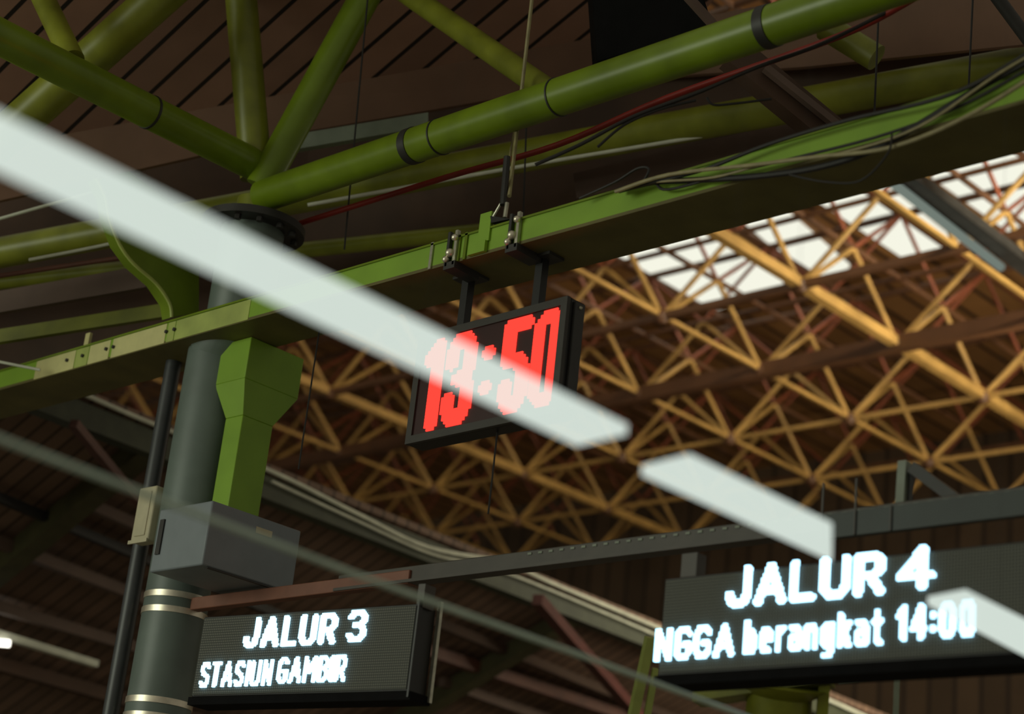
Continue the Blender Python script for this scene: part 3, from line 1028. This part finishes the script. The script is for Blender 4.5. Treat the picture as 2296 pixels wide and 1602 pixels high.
CP = 0.0235
dd = []
DG = dict(G)
DG['1'] = (0, [[(0, .84), (.45, .93), (1, .93)], [(1, 0), (1, 1)]])
DG['3'] = (0, [[(0, .72), (0, .88), (.3, 1), (.7, 1), (1, .88), (1, .6), (.75, .5), (.45, .5)], [(.75, .5), (1, .4), (1, .12), (.7, 0), (.3, 0), (0, .12), (0, .26)]])
DG['5'] = (0, [[(1, 1), (0, 1), (0, .56), (.7, .56), (1, .46), (1, .12), (.7, 0), (.3, 0), (0, .12), (0, .26)]])
DG['0'] = (0, [[(.3, 0), (.7, 0), (1, .1), (1, .9), (.7, 1), (.3, 1), (0, .9), (0, .1), (.3, 0)]])
ROWS, SY = 27, 4.2
zb = -CH + 0.06
for text, l, r, SX in (('1', (931, 968), (976, 964), 5.2), ('3', (981, 953), (1050, 940), 5.2), ('5', (1109, 922), (1175, 905), 5.2), ('0', (1179, 905), (1244, 890), 3.9)):
    x0, z0 = on_face(*l, ca, cax, cay)
    x1, z1 = on_face(*r, ca, cax, cay)
    n_ = (x1 - x0) / CP
    dd, segs = [], []
    for st_ in DG[text][1]:
        q = [((SX / 2 + u * (n_ - SX)) / SX, (SY / 2 + v * (ROWS - SY)) / SY) for u, v in st_]
        segs += list(zip(q[:-1], q[1:]))
    for c in range(int(n_) + 2):
        for r_i in range(ROWS):
            if min(seg_d((c + .5) / SX, (r_i + .5) / SY, p, q) for p, q in segs) <= 0.5:
                dd.append((x0 + (c + .5) * CP, zb + (r_i + .5) * CP))
    lettering('digit', ck, ca + cay * 0.012, cax, cay, dd, CP, RED_LED, 0.01)
dd = []
x0, z0 = on_face(1063, 935, ca, cax, cay)
for r0 in (7, 17):
    dd = []
    for c in range(5):
        for r_i in range(4):
            if (c, r_i) not in ((0, 0), (0, 3), (4, 0), (4, 3)):
                dd.append((x0 + (c + .5) * CP, zb + (r0 + r_i + .5) * CP))
    lettering('colon_dot', ck, ca + cay * 0.012, cax, cay, dd, CP, RED_LED, 0.01)
for px, py, py2 in ((1038, 632, 735), (1206, 585, 685)):
    p = PY(px, py2, CF + 0.1)
    MB().bar((p.x, p.y, p.z - 0.06), (p.x, p.y, ZB), 0.06, 0.06).build('hanger_bar', BLACK, ck)
    MB().box((p.x - 0.08, p.y - 0.07, ZB - 0.02), (p.x + 0.12, p.y + 0.07, ZB)).build('hanger_plate', DARK, ck)

# ------------------------------------------------------------------ window reflections of ceiling lights, built as glowing bars
ZL = 3.25


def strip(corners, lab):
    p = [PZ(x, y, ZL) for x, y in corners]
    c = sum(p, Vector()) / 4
    t = empty('reflection_strip', c, lab, 'reflection', 'row of long window reflections')
    MB().prism(p, UZ * 0.03).build('reflection_bar', REFLECTION, t, smooth=False)
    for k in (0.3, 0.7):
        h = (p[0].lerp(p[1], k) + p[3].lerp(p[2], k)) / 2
        MB().path([h + UZ * 0.03, h + UZ * 7.0], 0.0006, 6).build('added_wire', CABLE, t)  # hair wires added above the reflection bars, ending in the air
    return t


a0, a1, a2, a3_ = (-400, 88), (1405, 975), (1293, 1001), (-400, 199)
strip((a0, a1, a2, a3_), 'longest white reflection strip, crossing the column and the red clock')
strip(((1545, 1040), (1865, 1194), (1865, 1260), (1438, 1066)), 'short white reflection strip ending just above the larger display')
strip(((2165, 1341), (2480, 1496), (2480, 1569), (2080, 1357)), 'white reflection strip starting over the digits 14:00 of the larger display')
tag(MB().path([PZ(-60, 962, 3.0), PZ(800, 1290, 3.0), PZ(1300, 1470, 3.0), PZ(1760, 1640, 3.0)], 0.011, 10).build('reflection_streak', mat('grey_green_streak', (196, 214, 200), 0.6, vary=0.1)), 'thin straight grey-green reflection streak crossing in front of the cabinet and below the displays', 'wire')  # faint window reflection built as a solid thin rod

# ------------------------------------------------------------------ things near the top corner
db = empty('hanging_box', PD(1450, 100, 13.2), 'large black box hanging above the long green tube', 'box')
bxp = PD(1330, 128, 13.6)
MB().prism([PD(1338, 140, 13.4), PD(1324, -60, 13.4), PD(1560, -60, 12.8), PD(1600, 60, 12.8)], Vector((-0.3, 0.3, 0.1))).build('body', mat('black_box', (14, 13, 13), 0.8, spec=0.1), db, bevel=0.01)
MB().bar(PD(1535, -15, 12.7), PD(1605, 62, 12.7), 0.05, 0.05).build('edge_angle', BROWN, db)
ch = empty('sloping_channel', PD(1780, 220, 12.5), 'dark steel channel sloping down from the red pipe to the beam', 'channel')
MB().bar(PD(1640, 120, 12.6), PD(1880, 318, 12.6), 0.14, 0.22).build('web', BROWN_DARK, ch)
MB().bar(PD(1715, 152, 12.5), PD(1900, 300, 12.5), 0.05, 0.05).build('flange', BROWN, ch)
tag(MB().path([PD(2225, -20, 12.5), PD(2310, 95, 12.5)], 0.045, 12).build('dark_strut', DARK), 'dark strut at the top corner above the cables', 'strut')

# cables
CD = 11.0
for k, (pts, r, m, lab) in enumerate((
        (((2380, 100), (2200, 195), (1990, 320), (1850, 372), (1700, 395), (1540, 405), (1462, 409), (1388, 427)), 0.019, CABLE, 'thick black cable sagging along the top of the green beam'),
        (((2380, 70), (2150, 205), (1900, 270), (1720, 325), (1580, 380), (1462, 409), (1388, 427)), 0.012, CABLE, 'thin black cable above the thick one on the green beam'),
        (((2380, 130), (2180, 255), (2000, 330), (1830, 352), (1690, 370), (1500, 392), (1380, 430)), 0.012, WIRE, 'pale cable hanging in the cable bundle on the green beam'),
        (((2000, 300), (1990, 345), (1930, 405), (1850, 408), (1770, 392)), 0.006, CABLE, 'thin black cable looping below the bundle over the dark underside of the beam'),
        (((2380, 110), (2180, 225), (1990, 300), (1800, 350), (1650, 385), (1500, 425), (1462, 409), (1388, 427)), 0.009, CABLE, 'thin black cable between the thick one and the pale one on the green beam'),
        (((2380, 85), (2240, 165), (2060, 285), (1880, 345), (1740, 362), (1600, 398), (1462, 409), (1388, 427)), 0.008, WIRE, 'thin pale-brown cable among the black cables on the green beam'),
        (((1585, 218), (1600, 235), (1650, 232), (1730, 222)), 0.008, CABLE, 'small black cable hook next to the sloping channel'),
        (((1200, 370), (1300, 325), (1420, 262), (1560, 210), (1700, 150), (1850, 95), (2040, 0), (2110, -40)), 0.012, CABLE, 'black cable running just below the red pipe'),
        (((1340, 330), (1400, 280), (1480, 245), (1560, 225)), 0.009, CABLE, 'short black cable curling off the red pipe'),
        (((1440, 412), (1455, 380), (1430, 378), (1380, 408), (1300, 445)), 0.008, CABLE, 'pale-brown cable loop above the beam near the bundle'))):
    tag(MB().path(smooth_path([(PY(x, y, yn - 0.05 - 0.03 * (k % 4)) if 'beam' in lab else PD(x, y, CD)) for x, y in pts]), r, 8).build('cable', m), lab, 'cable', 'cables along the beam')
for (x0, y0, x1, y1, d, lab) in (
        (1972, -20, 1960, 268, 12.0, 'hair-thin dark drop wire beside the sloping channel'),
        (2182, -20, 2172, 195, 12.0, 'hair-thin dark drop wire near the top corner'),
        (826, -20, 772, 560, 14.2, 'hair-thin dark drop wire between the leaning tube and the hanging wire'),
        (1180, 285, 1172, 520, 14.2, 'hair-thin dark drop wire just behind the turnbuckle')):
    tag(MB().path([PD(x0, y0, d), PD(x1, y1, d)], 0.007, 6).build('drop_wire', CABLE), lab, 'wire', 'thin drop wires')

p = PZ(716, 742, ZB)
tag(MB().path([p, p - UZ * 1.05], 0.006, 6).build('drop_wire', CABLE), 'hair-thin dark drop wire in front of the trusses beside the flared bracket', 'wire', 'thin drop wires')
p = PY(1118, 945, CF + 0.1)
tag(MB().path([p + UZ * 0.2, p - UZ * 0.6], 0.006, 6).build('drop_wire', CABLE), 'hair-thin dark drop wire hanging below the clock', 'wire', 'thin drop wires')

# ------------------------------------------------------------------ far column head and posts under the larger display
fc_ = empty('far_column', PD(1740, 1640, 17), 'yellow-green column head glimpsed under the larger display', 'column')
MB().path([PD(1735, 1760, 17), PD(1748, 1555, 17)], 0.30, 24).build('shaft', GREEN_OLD, fc_)
MB().path([PD(1748, 1560, 17), PD(1752, 1530, 17)], [0.30, 0.46], 24).build('capital', GREEN_OLD, fc_)
MB().bar(PD(1560, 1545, 17.2), PD(1860, 1500, 16.8), 0.3, 0.3).build('cross_beam', GREEN_OLD, fc_)
MB().bar(PD(1850, 1500, 16.8), PD(1838, 1680, 16.8), 0.10, 0.14).build('post', GREEN_OLD, fc_)
for x0, y0, x1, y1, w, lab in ((1458, 1430, 1412, 1640, 0.075, 'pale green post below the corner of the larger display'), (1470, 1500, 1445, 1640, 0.05, 'thinner pale green post beside the first one under the larger display')):
    tag(MB().bar(PD(x0, y0, 15.5), PD(x1, y1, 15.5), w, w).build('post', GREEN_PALE), lab, 'post', 'pale posts under the larger display')
hp = empty('bar_frame', PD(2010, 1500, 16), 'grey inverted frame of thin bars under the larger display', 'frame')
MB().bar(PD(2012, 1490, 16), PD(2006, 1680, 16), 0.05, 0.05).build('upright', GUTTER, hp)
MB().bar(PD(1880, 1530, 16), PD(2012, 1512, 16), 0.04, 0.04).build('top_bar', GUTTER, hp)
